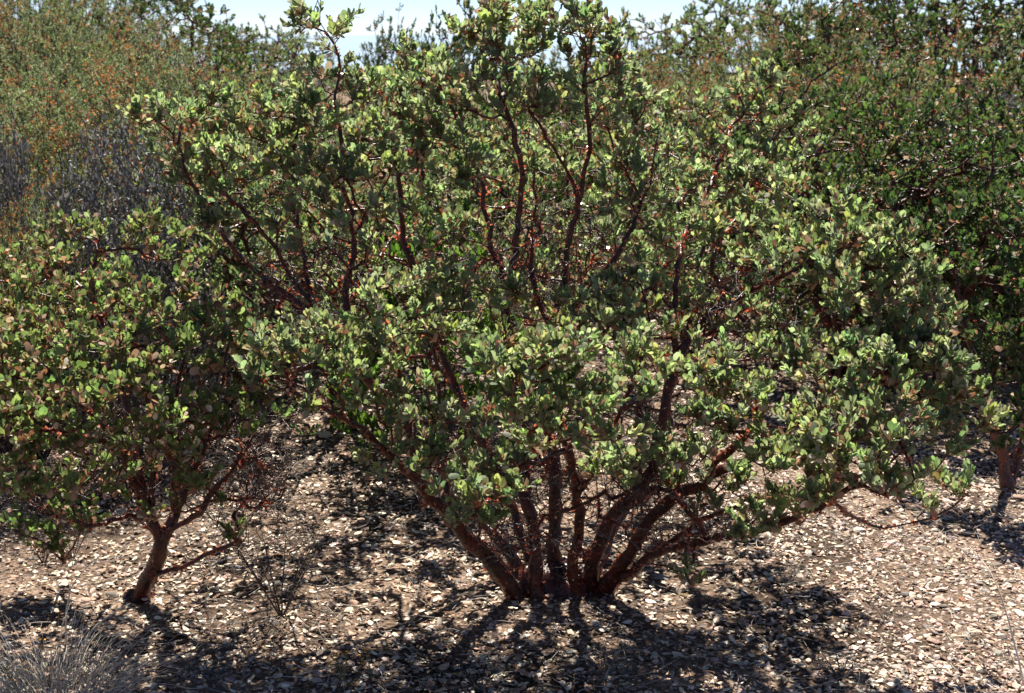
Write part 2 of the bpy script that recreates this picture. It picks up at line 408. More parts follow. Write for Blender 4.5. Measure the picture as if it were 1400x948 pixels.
# dried leaves lying on the ground
n = 95000; x, y = ground_points(n, pw=1.15); keep = rng.random(n) < np.clip(.62 - .35 * sstep(x, .7, 1.5) + .45 * vnoise(x, y, 5, 2), .10, 1)
x, y = x[keep], y[keep]; n = len(x)
z = H(x, y) + rng.uniform(.001, .012, n); a = rng.uniform(0, 6.28, n); tl = rng.normal(0, .32, n)
axis = np.stack([np.cos(a), np.sin(a), np.sin(tl)], -1); nr = np.stack([rng.normal(0, .4, n), rng.normal(0, .4, n), np.ones(n)], -1)
c = choose([(.78, .66, .51), (.68, .53, .40), (.50, .41, .33), (.32, .21, .14), (.12, .09, .07), (.82, .75, .62), (.42, .26, .18)], [2.6, 2.2, 1.8, 2.2, 4.5, 1.5, 1.4], n)
tv, tq = leaf_template(.66, cup=-.16, bend=.22, fine=True)
v, f, cc = scatter_template(tv, tq, np.stack([x, y, z], -1), axis, nr, rng.lognormal(math.log(.0155), .33, n) * (1.12 - .3 * sstep(x, .6, 1.3)), c, wid=rng.uniform(.6, 1.15, n))
v[:, 2] = np.maximum(v[:, 2], H(v[:, 0], v[:, 1]) + .002)
tag(link('leaf_litter', raw_mesh('leaf_litter', v, quads=f, tint=c.repeat(9, 0)), M_LITTER), 'pale dried leaves strewn over the soil', 'leaf litter', kind='stuff')
# angular stone chips
def stone_template(r, k=12):
    ph = (1 + 5 ** .5) / 2
    v = np.array([(-1, ph, 0), (1, ph, 0), (-1, -ph, 0), (1, -ph, 0), (0, -1, ph), (0, 1, ph), (0, -1, -ph), (0, 1, -ph), (ph, 0, -1), (ph, 0, 1), (-ph, 0, -1), (-ph, 0, 1)])
    f = np.array([(0, 11, 5), (0, 5, 1), (0, 1, 7), (0, 7, 10), (0, 10, 11), (1, 5, 9), (5, 11, 4), (11, 10, 2), (10, 7, 6), (7, 1, 8),
                  (3, 9, 4), (3, 4, 2), (3, 2, 6), (3, 6, 8), (3, 8, 9), (4, 9, 5), (2, 4, 11), (6, 2, 10), (8, 6, 7), (9, 8, 1)])
    v = norm(v) * r.uniform(.45, 1.2, (12, 1)); v[:, 2] *= .42; v[:, 0] *= r.uniform(.7, 1.0)
    return v * .5, f
VV, FF, CC, off = [], [], [], 0
for k in range(7):
    tv, tf = stone_template(rng); n = 16000; x, y = ground_points(n, pw=1.15)
    keep = rng.random(n) < np.clip(.24 + .76 * sstep(x, .5, 1.4) + .2 * vnoise(x, y, 3, 5), .06, 1); x, y = x[keep], y[keep]; n = len(x)
    sz = np.clip(rng.lognormal(math.log(.0088), .45, n), .004, .032) * (1 + .25 * sstep(x, .7, 1.5))
    z = H(x, y) + sz * .10; a = rng.uniform(0, 6.28, n)
    axis = np.stack([np.cos(a), np.sin(a), rng.normal(0, .2, n)], -1); nr = np.stack([rng.normal(0, .25, n), rng.normal(0, .25, n), np.ones(n)], -1)
    c = choose([(.60, .45, .37), (.54, .38, .31), (.46, .40, .36), (.66, .55, .46), (.20, .16, .13), (.56, .39, .32), (.30, .27, .25)], [3, 2.5, 2, 2, 1.3, 2, 1.2], n)
    v, f, cc = scatter_template(tv, tf, np.stack([x, y, z], -1), axis, nr, sz * 1.4, c); VV.append(v); FF.append(f + off); CC.append(cc); off += len(v)
tag(link('gravel', raw_mesh('gravel', np.concatenate(VV), tris=np.concatenate(FF), tint=np.concatenate(CC), smooth=False), M_STONE),
    'pinkish tan angular stone chips covering the soil', 'gravel', kind='stuff')
# broken twigs
ch = []
for i in range(5200):
    x0, y0 = (q[0] for q in ground_points(1, pw=1.1)); a = rng.uniform(0, 6.28); L = rng.uniform(.02, .13) * rng.uniform(.5, 1.3); m = 4
    t = np.linspace(0, 1, m)[:, None]; d = np.array([math.cos(a), math.sin(a), 0]); s_ = np.array([-d[1], d[0], 0])
    P = np.array([x0, y0, 0]) + d * t * L + s_ * (np.sin(t * 3.1) * L * rng.normal(0, .18)); P[:, 2] = H(P[:, 0], P[:, 1]) + rng.uniform(.006, .016) + t[:, 0] * rng.uniform(0, .02)
    ch.append((P, np.linspace(1, .6, m) * rng.uniform(.0006, .0018)))
v, q = tubes(ch, 4); cc = choose([(.32, .28, .25), (.14, .09, .07), (.42, .37, .31)], [3, 2, 2], len(ch)).repeat(16, 0)
tag(link('twig_debris', raw_mesh('twig_debris', v, quads=q, tint=cc), M_STRAW), 'small broken twigs lying on the ground', 'debris', kind='stuff')

# ------------------------------------------------------------------ the main shrub
def shrub_from_photo(root_label, base, stems, blobs, seed, group=None, per_px=1 / 370., name='manzanita_shrub', tipr=.0008, nshoot=(2, 4), twigs=(), back=False, **kw):
    r = np.random.default_rng(seed); sk = Skeleton(r)
    for k, (st, lst) in enumerate(stems):
        r0, r1, pts = lst
        sk.limb([at(*p) for p in pts], st, r0, r1)
    tips = blob_tips(blobs, r, per_px); g = H(tips[:, 0], tips[:, 1]); tips = tips[tips[:, 2] > g + .10]
    if back:                                        # the far half of the crown, away from the camera
        v = r.uniform(0, 1, (520, 3)); bt = np.stack([-.95 + 2.2 * v[:, 0], 4.45 + .75 * v[:, 1], .55 + .75 * v[:, 2]], -1)
        bt = bt[((bt[:, 0] - .12) / 1.15) ** 2 + ((bt[:, 1] - 4.3) / 1.0) ** 2 < 1]; bt = bt[bt[:, 0] < .75]; tips = np.vstack([tips, bt])
    ends = sk.grow(tips)
    sh = shoots(sk, ends, r, nshoot)
    if len(twigs):                                  # leafless twigs inside the crown
        tw = blob_tips(list(twigs), r, 1 / 75.); tw = tw[tw[:, 2] > .06]; k = r.random(len(tw)) < .4
        te = sk.grow(tw[~k], step=.03, wob=.007, bias=.25, zpen=.5); shoots(sk, te, r, (1, 3), (.03, .09), 1.3)
        te = sk.grow(tw[k], step=.025, wob=.009, bias=.15, zpen=.3, stem=50 if back else None); shoots(sk, te, r, (1, 4), (.03, .10), 1.5)
    b = at(*base); b[2] = float(H(b[0], b[1]))
    root = empty(name, b, root_label, 'shrub', group)
    return woody_shrub(root, sk, sh, r, origin=b, tipr=tipr, **kw), sk

MAIN_STEMS = [
    (0, (.034, .008, [(714, 828, 3.86), (672, 768, 3.78), (625, 712, 3.68), (575, 668, 3.58), (505, 600, 3.5), (430, 555, 3.45), (350, 520, 3.45)])),
    (0, (.012, .004, [(575, 668, 3.58), (560, 600, 3.55), (545, 520, 3.6), (530, 440, 3.6)])),
    (0, (.012, .004, [(625, 712, 3.68), (600, 620, 3.7), (600, 540, 3.75), (590, 440, 3.75)])),
    (1, (.026, .012, [(738, 830, 3.85), (733, 760, 3.84), (722, 700, 3.84), (716, 640, 3.9), (700, 540, 4.0), (690, 450, 4.05), (688, 380, 4.1), (668, 310, 4.15), (640, 210, 4.2), (600, 120, 4.2)])),
    (1, (.014, .005, [(690, 420, 4.07), (705, 330, 4.1), (712, 270, 4.1), (700, 180, 4.1), (660, 80, 4.2), (640, 20, 4.25)])),
    (2, (.020, .006, [(786, 830, 3.88), (786, 760, 3.8), (792, 690, 3.7), (790, 640, 3.55), (770, 590, 3.4), (745, 545, 3.28)])),
    (2, (.010, .004, [(792, 690, 3.7), (830, 620, 3.5), (850, 570, 3.4), (870, 520, 3.4)])),
    (3, (.030, .010, [(768, 832, 3.95), (762, 760, 4.0), (752, 640, 4.05), (750, 540, 4.1), (752, 440, 4.12), (780, 330, 4.15), (792, 250, 4.15), (797, 170, 4.12), (800, 90, 4.1)])),
    (3, (.016, .005, [(752, 470, 4.12), (800, 400, 4.1), (850, 340, 4.1), (885, 270, 4.15), (900, 220, 4.2)])),
    (3, (.012, .004, [(752, 440, 4.12), (725, 350, 4.2), (735, 260, 4.25), (720, 180, 4.3)])),
    (3, (.009, .004, [(790, 280, 4.15), (760, 210, 4.1), (720, 150, 4.0)])),
    (4, (.030, .010, [(794, 828, 3.92), (822, 745, 3.85), (862, 690, 3.8), (893, 640, 3.76), (913, 560, 3.75), (930, 500, 3.8), (965, 440, 3.85), (1020, 400, 3.95), (1080, 372, 3.8), (1140, 350, 3.8)])),
    (4, (.012, .004, [(930, 500, 3.8), (925, 420, 3.9), (930, 340, 4.0), (960, 260, 4.3), (1000, 170, 4.6)])),
    (4, (.012, .004, [(975, 480, 3.85), (985, 420, 3.9), (975, 350, 4.05), (1010, 300, 4.2), (1050, 240, 4.4)])),
    (5, (.028, .009, [(806, 822, 3.9), (862, 760, 3.8), (905, 700, 3.7), (960, 660, 3.62), (1030, 620, 3.55), (1100, 575, 3.5), (1190, 520, 3.5), (1270, 480, 3.65)])),
    (5, (.013, .004, [(960, 660, 3.62), (990, 620, 3.5), (1030, 580, 3.45), (1060, 510, 3.6), (1110, 440, 3.85), (1170, 390, 3.75)])),
    (6, (.022, .006, [(820, 817, 3.9), (882, 768, 3.75), (960, 745, 3.6), (1060, 720, 3.42), (1130, 690, 3.35), (1190, 650, 3.3), (1250, 600, 3.35)])),
    (6, (.007, .003, [(1130, 690, 3.35), (1165, 705, 3.42), (1190, 726, 3.48), (1240, 716, 3.5), (1290, 700, 3.52), (1325, 670, 3.55)])),
    (6, (.011, .004, [(890, 768, 3.75), (940, 720, 3.7), (1000, 695, 3.6), (1080, 672, 3.45), (1150, 640, 3.35)])),
    (7, (.024, .006, [(736, 822, 3.95), (700, 760, 4.0), (640, 680, 4.0), (560, 580, 3.98), (480, 490, 3.95), (432, 430, 3.95), (385, 350, 4.0), (330, 280, 4.0), (262, 215, 4.0)])),
    (7, (.013, .004, [(432, 430, 3.95), (410, 340, 4.05), (400, 250, 4.1), (410, 170, 4.15)])),
    (7, (.011, .003, [(455, 455, 3.95), (380, 385, 3.95), (310, 330, 3.95), (270, 270, 3.95), (235, 200, 4.0)])),
    (7, (.013, .004, [(480, 490, 3.95), (470, 400, 4.0), (480, 330, 4.05), (470, 240, 4.1), (455, 150, 4.1), (460, 80, 4.1), (440, 30, 4.1)])),
    (8, (.020, .006, [(745, 826, 3.97), (700, 700, 4.1), (640, 560, 4.2), (590, 450, 4.25), (555, 340, 4.25), (545, 230, 4.25), (530, 140, 4.25)])),
    (9, (.018, .006, [(795, 822, 4.0), (850, 700, 4.2), (880, 560, 4.3), (875, 430, 4.35), (930, 330, 4.4), (1000, 260, 4.45), (1060, 180, 4.6)])),
]
MAIN_BLOBS = [
    (440, 28, 4.1, 42, 32), (452, 105, 4.1, 30, 35, .6), (412, 150, 4.15, 40, 30),
    (570, 105, 4.3, 52, 32), (655, 38, 4.2, 42, 28), (690, 50, 4.1, 60, 45), (765, 30, 4.2, 60, 45), (815, 80, 4.1, 42, 50), (600, 135, 4.1, 65, 40),
    (690, 125, 4.0, 60, 40), (520, 140, 4.2, 50, 45), (850, 150, 4.2, 45, 50), (770, 140, 4.0, 50, 40, .7), (560, 195, 4.2, 50, 40),
    (225, 165, 4.0, 38, 28), (300, 165, 4.15, 45, 38), (370, 160, 4.15, 50, 38), (440, 200, 4.0, 45, 42, .7), (260, 225, 4.0, 50, 35), (345, 225, 4.0, 55, 38),
    (430, 262, 3.95, 45, 36, .7), (505, 225, 4.0, 45, 45), (305, 285, 3.95, 50, 30), (410, 320, 3.95, 55, 32, .5), (500, 310, 3.95, 45, 38, .5),
    (625, 225, 4.1, 45, 40), (700, 210, 4.2, 40, 36, .7), (755, 225, 4.3, 35, 30, .5), (690, 300, 4.4, 70, 50, .35), (590, 300, 4.2, 45, 45, .45),
    (760, 350, 4.5, 50, 50, .35), (840, 300, 4.2, 40, 45, .6),
    (885, 220, 4.2, 48, 50), (945, 175, 4.6, 48, 40), (1040, 145, 4.7, 60, 38), (1075, 205, 4.5, 45, 45), (970, 240, 4.4, 58, 45), (1040, 275, 4.3, 60, 45),
    (1120, 315, 3.9, 55, 42), (930, 310, 4.1, 55, 45), (1010, 335, 4.1, 55, 36), (1095, 370, 3.75, 58, 36), (1190, 340, 3.75, 55, 38), (1240, 395, 3.65, 46, 44),
    (1170, 415, 3.65, 58, 42), (1260, 455, 3.6, 40, 42),
    (540, 415, 3.65, 60, 36), (610, 405, 3.7, 45, 36), (430, 480, 3.45, 55, 32), (500, 495, 3.4, 55, 38, .6), (585, 480, 3.5, 55, 45, .5), (375, 500, 3.5, 40, 36),
    (465, 545, 3.35, 48, 30, .4), (560, 560, 3.4, 50, 42, .5), (630, 570, 3.5, 50, 45, .3), (560, 628, 3.35, 46, 28), (655, 665, 3.3, 55, 36), (640, 715, 3.3, 35, 22, .8),
    (700, 500, 3.12, 62, 34, .85), (765, 495, 3.15, 52, 36, .85), (735, 555, 3.12, 62, 40, .85), (810, 575, 3.12, 55, 40, .85), (875, 510, 3.4, 44, 38), (835, 630, 3.3, 45, 32), (745, 605, 3.25, 40, 26, .6),
    (680, 405, 3.9, 45, 28, .8), (800, 435, 3.8, 52, 36), (860, 395, 3.9, 46, 38, .8), (880, 455, 3.7, 45, 34), (940, 400, 4.0, 40, 40, .5),
    (960, 520, 3.4, 52, 36), (1015, 565, 3.4, 55, 36), (945, 605, 3.3, 45, 34), (1080, 490, 3.65, 55, 36), (1010, 445, 3.85, 45, 34, .6), (1150, 515, 3.45, 62, 46),
    (1225, 500, 3.5, 55, 44), (1200, 570, 3.3, 64, 44), (1285, 520, 3.5, 44, 44), (1318, 560, 3.5, 32, 36), (1268, 600, 3.4, 50, 34), (1120, 600, 3.25, 56, 38),
    (1060, 632, 3.25, 45, 28), (1170, 645, 3.2, 48, 28), (1225, 660, 3.3, 34, 22), (1312, 668, 3.55, 26, 16, 1.4), (1262, 690, 3.5, 22, 13, 1.2), (1030, 725, 3.3, 32, 13, 1.3),
    (948, 788, 3.45, 18, 13, 1.5), (900, 652, 3.6, 45, 20, .6), (985, 655, 3.55, 40, 22, .7), (868, 615, 3.6, 38, 26, .6), (1130, 668, 3.3, 44, 20, .8), (960, 702, 3.6, 26, 12, .6), (1060, 705, 3.4, 30, 14, .8), (520, 618, 3.5, 36, 22, .5), (700, 640, 3.4, 34, 22, .5), (1100, 690, 3.3, 36, 18),
]
MAIN, _ = shrub_from_photo('large grey green shrub with many dark red stems in the middle of the clearing', (765, 822, 3.9), MAIN_STEMS, MAIN_BLOBS, 11,
                 fine=True, pal=G_FRESH, wts=G_FRESH_W, per=(10, 14), size=(.0185, .0275), wid=.6, drych=.17, curls=4, twigs=[(940,690,3.6,110,45,.5),(760,700,3.75,170,70,.5),(620,640,3.7,90,80,.45),(880,620,3.7,110,80,.45),(740,350,4.2,120,90,.5),(430,400,3.95,90,80,.5),(1000,430,3.95,90,70,.5),(700,620,3.6,130,60,.4)],
   back=True)

def burl(root, cx, cy, rx, ry, rz, seed):
    r = np.random.default_rng(seed); nu, nv = 40, 14; V = []
    for j in range(nv):
        t = j / (nv - 1) * math.pi / 2
        for i in range(nu):
            a = i / nu * 2 * math.pi; k = 1 + .16 * math.sin(a * 5 + 1) * math.cos(t) + .10 * math.sin(a * 11 + t * 6) + .03 * r.standard_normal()
            V.append((cx + rx * math.cos(t) ** .8 * math.cos(a) * k, cy + ry * math.cos(t) ** .8 * math.sin(a) * k, -.03 + rz * math.sin(t) * k))
    Q = [(j * nu + i, j * nu + (i + 1) % nu, (j + 1) * nu + (i + 1) % nu, (j + 1) * nu + i) for j in range(nv - 1) for i in range(nu)]
    link('root_burl', raw_mesh('root_burl', V, quads=Q), M_BARK, root)
burl(MAIN, .0, .04, .14, .10, .085, 3)

# ------------------------------------------------------------------ left shrub
LEFT_STEMS = [
    (0, (.029, .009, [(190, 824, 3.9), (206, 782, 3.86), (220, 742, 3.82), (205, 700, 3.8), (182, 655, 3.75), (160, 605, 3.7), (125, 565, 3.65), (60, 530, 3.6), (10, 500, 3.6)])),
    (0, (.022, .006, [(220, 742, 3.82), (236, 700, 3.82), (240, 630, 3.8), (236, 560, 3.8), (245, 480, 3.85), (235, 400, 4.0)])),
    (0, (.018, .005, [(225, 735, 3.82), (256, 660, 3.85), (284, 600, 3.85), (306, 530, 3.85), (322, 460, 3.9)])),
    (0, (.006, .001, [(205, 790, 3.86), (255, 772, 3.8), (300, 752, 3.75), (340, 742, 3.72)])),
    (0, (.008, .002, [(210, 705, 3.8), (180, 708, 3.75), (150, 720, 3.7), (125, 722, 3.65), (90, 700, 3.6), (50, 660, 3.6)])),
    (0, (.009, .002, [(228, 730, 3.82), (270, 700, 3.75), (310, 650, 3.7), (345, 590, 3.7)])),
    (0, (.009, .002, [(215, 720, 3.82), (170, 690, 3.9), (120, 640, 3.95), (60, 600, 3.95)])),
    (0, (.016, .004, [(190, 680, 3.78), (186, 600, 3.85), (165, 500, 4.0), (130, 400, 4.2)])),
    (0, (.013, .004, [(212, 715, 3.82), (206, 640, 3.8), (200, 560, 3.75), (205, 480, 3.7)])),
    (0, (.012, .004, [(160, 605, 3.7), (100, 590, 3.6), (40, 580, 3.5), (-20, 560, 3.5)])),
    (0, (.010, .003, [(238, 660, 3.8), (268, 600, 3.7), (275, 540, 3.65), (262, 480, 3.65)])),
]
LEFT_BLOBS = [
    (20, 370, 4.3, 55, 35), (100, 345, 4.35, 55, 36), (180, 325, 4.4, 52, 30), (255, 345, 4.4, 48, 32, .7), (60, 420, 4.0, 60, 40), (150, 405, 4.05, 58, 38), (230, 415, 4.0, 52, 38),
    (300, 440, 3.95, 42, 36, .9), (-20, 450, 3.9, 50, 50), (40, 480, 3.7, 60, 42), (120, 485, 3.6, 60, 40), (200, 480, 3.6, 56, 38), (270, 490, 3.65, 50, 34), (325, 500, 3.75, 30, 30, .7),
    (20, 550, 3.5, 52, 40), (90, 550, 3.45, 55, 36), (165, 545, 3.45, 50, 32, .8), (235, 560, 3.5, 48, 30, .7), (300, 560, 3.6, 36, 26, .6), (15, 615, 3.4, 42, 36), (75, 610, 3.45, 36, 24, .8),
    (270, 610, 3.55, 30, 18, .4), (25, 680, 3.5, 36, 24, .5), (95, 705, 3.6, 34, 18, .6), (232, 700, 3.6, 22, 16, .5), (318, 738, 3.7, 14, 9, 1.2), (140, 625, 3.6, 44, 26, .6), (200, 600, 3.5, 50, 26, .8), (255, 650, 3.55, 34, 24, .5), (330, 590, 3.65, 34, 28, .7), (55, 655, 3.45, 44, 24, .7), (350, 545, 3.7, 30, 24, .7), (190, 660, 3.65, 30, 24, .6), (110, 670, 3.5, 36, 20, .6), (290, 680, 3.6, 34, 20, .5), (235, 640, 3.5, 30, 20, .6),
]
LEFT, _ = shrub_from_photo('green shrub with a leaning red trunk beside the dry grass tuft', (195, 815, 3.92), LEFT_STEMS, LEFT_BLOBS, 23,
                 fine=True, pal=[(.130, .170, .080), (.150, .188, .096), (.112, .146, .073), (.18, .205, .132)], wts=[3, 3, 2, 1], per=(7, 11), size=(.018, .027), wid=.72, drych=.28, curls=2.4, twigs=[(300,640,3.75,80,80,.5),(200,620,3.75,90,70,.4),(60,660,3.6,70,50,.3),(360,650,3.8,50,60,.5)])

burl(LEFT, -.012, -.0, .055, .05, .05, 5)
shrub_from_photo('knee high leafy sprout plant under the side limb, left of the leaning red trunk', (88, 768, 3.98),
    [(0, (.007, .002, [(88, 770, 3.98), (84, 740, 3.96), (70, 705, 3.95), (50, 670, 3.95)])), (0, (.006, .002, [(90, 768, 3.98), (104, 735, 3.9), (122, 712, 3.88)])), (0, (.005, .002, [(88, 768, 3.98), (62, 745, 3.9), (38, 728, 3.88)]))],
    [(50, 672, 3.95, 30, 18), (92, 715, 3.92, 30, 18, .8), (124, 712, 3.88, 20, 12), (36, 725, 3.88, 24, 14), (75, 745, 3.9, 26, 14, .6)], 41, name='sprout_plant', per_px=1 / 170.,
    fine=True, pal=[(.085, .125, .055), (.10, .14, .065)], wts=[1, 1], per=(6, 9), size=(.016, .025), wid=.7, drych=.2, curls=.8)
# ------------------------------------------------------------------ right shrub
RIGHT_STEMS = [
    (0, (.030, .010, [(1378, 672, 4.9), (1372, 620, 4.9), (1355, 560, 4.85), (1330, 480, 4.8), (1310, 400, 4.8), (1290, 320, 4.9)])),
    (0, (.024, .008, [(1392, 668, 4.95), (1400, 610, 4.95), (1410, 520, 4.95), (1400, 420, 4.9), (1390, 330, 4.9)])),
    (0, (.014, .004, [(1355, 560, 4.85), (1320, 530, 4.8), (1280, 490, 4.9), (1230, 420, 5.0)])),
    (0, (.014, .004, [(1405, 560, 4.9), (1440, 480, 4.8), (1470, 400, 4.8)])),
]
RIGHT_BLOBS = [(1390, 290, 4.9, 55, 30), (1330, 300, 5.0, 50, 30), (1440, 330, 4.9, 50, 50), (1270, 350, 5.0, 46, 34, .7), (1350, 365, 4.8, 46, 36, .7), (1400, 400, 4.7, 50, 36, .9),
               (1385, 470, 4.6, 46, 34, .9), (1340, 440, 4.7, 40, 30, .5), (1450, 450, 4.7, 50, 50), (1390, 545, 4.5, 42, 34), (1340, 590, 4.6, 30, 20, .6), (1230, 400, 5.1, 40, 36, .6),
               (1440, 560, 4.6, 50, 40), (1385, 600, 4.6, 40, 22, .7), (1330, 520, 4.7, 36, 30, .8), (1290, 440, 4.9, 40, 36, .8), (1420, 480, 4.6, 40, 36), (1210, 300, 5.2, 50, 30, .8)]
shrub_from_photo('dark green shrub cut by the right edge, with dark trunks rising from the shaded gravel', (1385, 670, 4.92), RIGHT_STEMS, RIGHT_BLOBS, 31,
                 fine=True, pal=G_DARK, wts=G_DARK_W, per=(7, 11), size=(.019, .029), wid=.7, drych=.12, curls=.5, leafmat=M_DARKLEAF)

# ------------------------------------------------------------------ generic background shrubs
def dome_tips(r, n, R_, Hh, low=.25):
    v = norm(r.standard_normal((n, 3))); v[:, 2] = np.abs(v[:, 2]); rad = r.uniform(.55, 1, (n, 1)) ** .5
    lump = 1 + .16 * np.sin(v[:, :1] * 5 + r.uniform(0, 6)) + .16 * np.sin(v[:, 1:2] * 6 + r.uniform(0, 6)) + .1 * np.sin(v[:, 2:3] * 9 + r.uniform(0, 6))
    p = v * rad * lump * np.array([R_, R_, Hh * (1 - low)]); p[:, 2] += Hh * low; return p
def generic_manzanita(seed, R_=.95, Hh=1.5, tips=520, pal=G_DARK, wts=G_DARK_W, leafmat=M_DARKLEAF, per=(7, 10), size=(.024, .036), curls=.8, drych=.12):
    r = np.random.default_rng(seed); sk = Skeleton(r)
    for k in range(7):
        a = k * .9 + r.uniform(0, .4); b = np.array([math.cos(a), math.sin(a), 0])
        sk.limb([b * .05, b * .15 + np.array([0, 0, .3 * Hh]), b * r.uniform(.3, .6) * R_ + np.array([0, 0, .55 * Hh]), b * r.uniform(.4, .85) * R_ + np.array([0, 0, .8 * Hh])], k, .026, .008)
    ends = sk.grow(dome_tips(r, tips, R_, Hh), step=.06)
    sh = shoots(sk, ends, r, (2, 3), (.05, .10))
    root = empty('manzanita_shrub', (0, 0, 0), '-', 'shrub')
    return woody_shrub(root, sk, sh, r, False, pal, wts, per, size, .7, drych, curls=curls, split=False, sides=(6, 4), leafmat=leafmat, tipr=.0018)
def needle_shrub(seed, R_=.9, Hh=1.5, wands=210, orange=.8):
    """chamise: upright wands with tiny needle tufts and rusty seed heads"""
    r = np.random.default_rng(seed); ch = []; NP, NA, FP, FA = [], [], [], []
    root = empty('chamise_shrub', (0, 0, 0), '-', 'shrub')
    for k in range(wands):
        a = r.uniform(0, 6.28); q = r.random() ** .5; lean = q * R_ * 1.1; d = np.array([math.cos(a), math.sin(a), 0])
        hh = Hh * (1 - .6 * q * q) * r.uniform(.8, 1.08); m = 9; t = np.linspace(0, 1, m)[:, None]
        P = d * (.08 + lean * t ** 1.2) + np.array([0, 0, 1]) * hh * t ** .9 + np.cumsum(r.normal(0, .012, (m, 3)), 0); ch.append((P, np.linspace(.006, .0012, m)))
        nb = int(r.integers(6, 11))
        for b in range(nb):
            u = r.uniform(.3, .97); i = int(u * (m - 1)); p0 = P[i] + (P[i + 1] - P[i]) * (u * (m - 1) - i) if i < m - 1 else P[-1]
            e = norm(np.array([r.normal(0, .75), r.normal(0, .75), 1.0]) + d * .5); L = r.uniform(.12, .28); Q = p0 + e * L
            mid = (p0 + Q) / 2 + r.normal(0, .012, 3); ch.append((np.array([p0, mid, Q]), np.array([.0018, .0014, .0008])))
            c = 44; tt = r.random((c, 1)) ** .8; NP.append(p0 + (Q - p0) * tt + r.normal(0, .004, (c, 3))); NA.append(np.tile(e, (c, 1)) * .8 + r.normal(0, .6, (c, 3)))
            if u > .5 and r.random() < orange * (.85 if math.sin(a * 3 + lean * 5) > 0 else .2):
                c = 30; tt = r.uniform(.4, 1.12, (c, 1)); FP.append(p0 + (Q - p0) * tt + r.normal(0, .010, (c, 3))); FA.append(r.normal(0, 1, (c, 3)))
    v, q = tubes(ch, 4); link('stem', raw_mesh('stem', v, quads=q), M_DARKTWIG, root)
    tv = np.array([(-.5, 0, 0), (.5, 0, 0), (.35, 1, .1), (-.35, 1, .1)]); tq = np.array([(0, 1, 2, 3)])
    NP, NA, FP, FA = map(np.concatenate, (NP, NA, FP, FA)); n = len(NP)
    c = choose([(.18, .235, .10), (.145, .20, .08), (.24, .28, .16), (.31, .34, .25)], [3, 2, 2, 2], n, r=r)
    v, f, cc = scatter_template(tv, tq, NP, NA, r.standard_normal((n, 3)), r.uniform(.010, .020, n), c, wid=np.full(n, .35))
    link('foliage', raw_mesh('foliage', v, quads=f, tint=cc), M_NEEDLE, root)
    n = len(FP); c = choose([(.40, .145, .07), (.31, .105, .05), (.45, .21, .12)], [3, 2, 1], n, r=r)
    v, f, cc = scatter_template(tv, tq, FP, FA, r.standard_normal((n, 3)), r.uniform(.006, .013, n), c, wid=np.full(n, .8))
    link('seed_heads', raw_mesh('seed_heads', v, quads=f, tint=cc), M_NEEDLE, root)
    return root
def dead_shrub(seed, R_=.7, Hh=1.1, tips=2600, mat=M_GREYBARK, name='dead_shrub', tipr=.002, stems=8, step=.05, zlow=.15, withered=0):
    r = np.random.default_rng(seed); sk = Skeleton(r)
    for k in range(stems):
        a = k * 6.28 / stems + r.uniform(-.3, .3); b = np.array([math.cos(a), math.sin(a), 0])
        sk.limb([b * .03 * R_, b * .3 * R_ + np.array([0, 0, .35 * Hh]), b * .65 * R_ + np.array([0, 0, .7 * Hh])], k, .009 * R_, .003 * R_, wob=.012 * R_)
    p = norm(r.standard_normal((tips, 3))) * r.uniform(.3, 1, (tips, 1)) ** .6; p[:, 2] = np.abs(p[:, 2]); p = p * np.array([R_, R_, Hh * (1 - zlow)]) + np.array([0, 0, Hh * zlow])
    sk.grow(p, step=step, wob=.008 * R_, bias=.4); sk.radii(tip=tipr, e=2.6); root = empty(name, (0, 0, 0), '-', 'shrub')
    cs = sk.chains(); v, q = tubes([(c[0], c[1]) for c in cs], 4); link('branches', raw_mesh('branches', v, quads=q), mat, root)
    if withered:
        i = r.integers(0, sk.n, withered); P = sk.P[i] + r.normal(0, .012, (withered, 3)); c = choose([(.22, .22, .22), (.10, .10, .10), (.5, .5, .49)], [3, 3, 2], withered, r=r)
        link('withered_leaves', leaf_mesh('withered_leaves', P, r.standard_normal((withered, 3)), r.standard_normal((withered, 3)), r.uniform(.014, .030, withered), c, False, .5), M_LITTER, root)
    return root
def broadleaf_shrub(seed, R_=.5, Hh=1.2):
    r = np.random.default_rng(seed); sk = Skeleton(r)
    for k in range(9):
        a = k * .75; b = np.array([math.cos(a), math.sin(a), 0]); sk.limb([b * .04, b * .2 * R_ + np.array([0, 0, .5 * Hh]), b * .5 * R_ + np.array([0, 0, .9 * Hh])], k, .008, .003)
    ends = sk.grow(dome_tips(r, 200, R_, Hh, .15), step=.06); sh = shoots(sk, ends, r, (2, 3), (.06, .12))
    root = empty('leafy_shrub', (0, 0, 0), '-', 'shrub')
    return woody_shrub(root, sk, sh, r, False, [(.075, .125, .05), (.065, .11, .045), (.09, .15, .06)], [2, 2, 1], (6, 9), (.035, .06), .42, .01, barkmat=M_DARKTWIG, leafmat=M_LUSH, curls=0, split=False, sides=(6, 4))

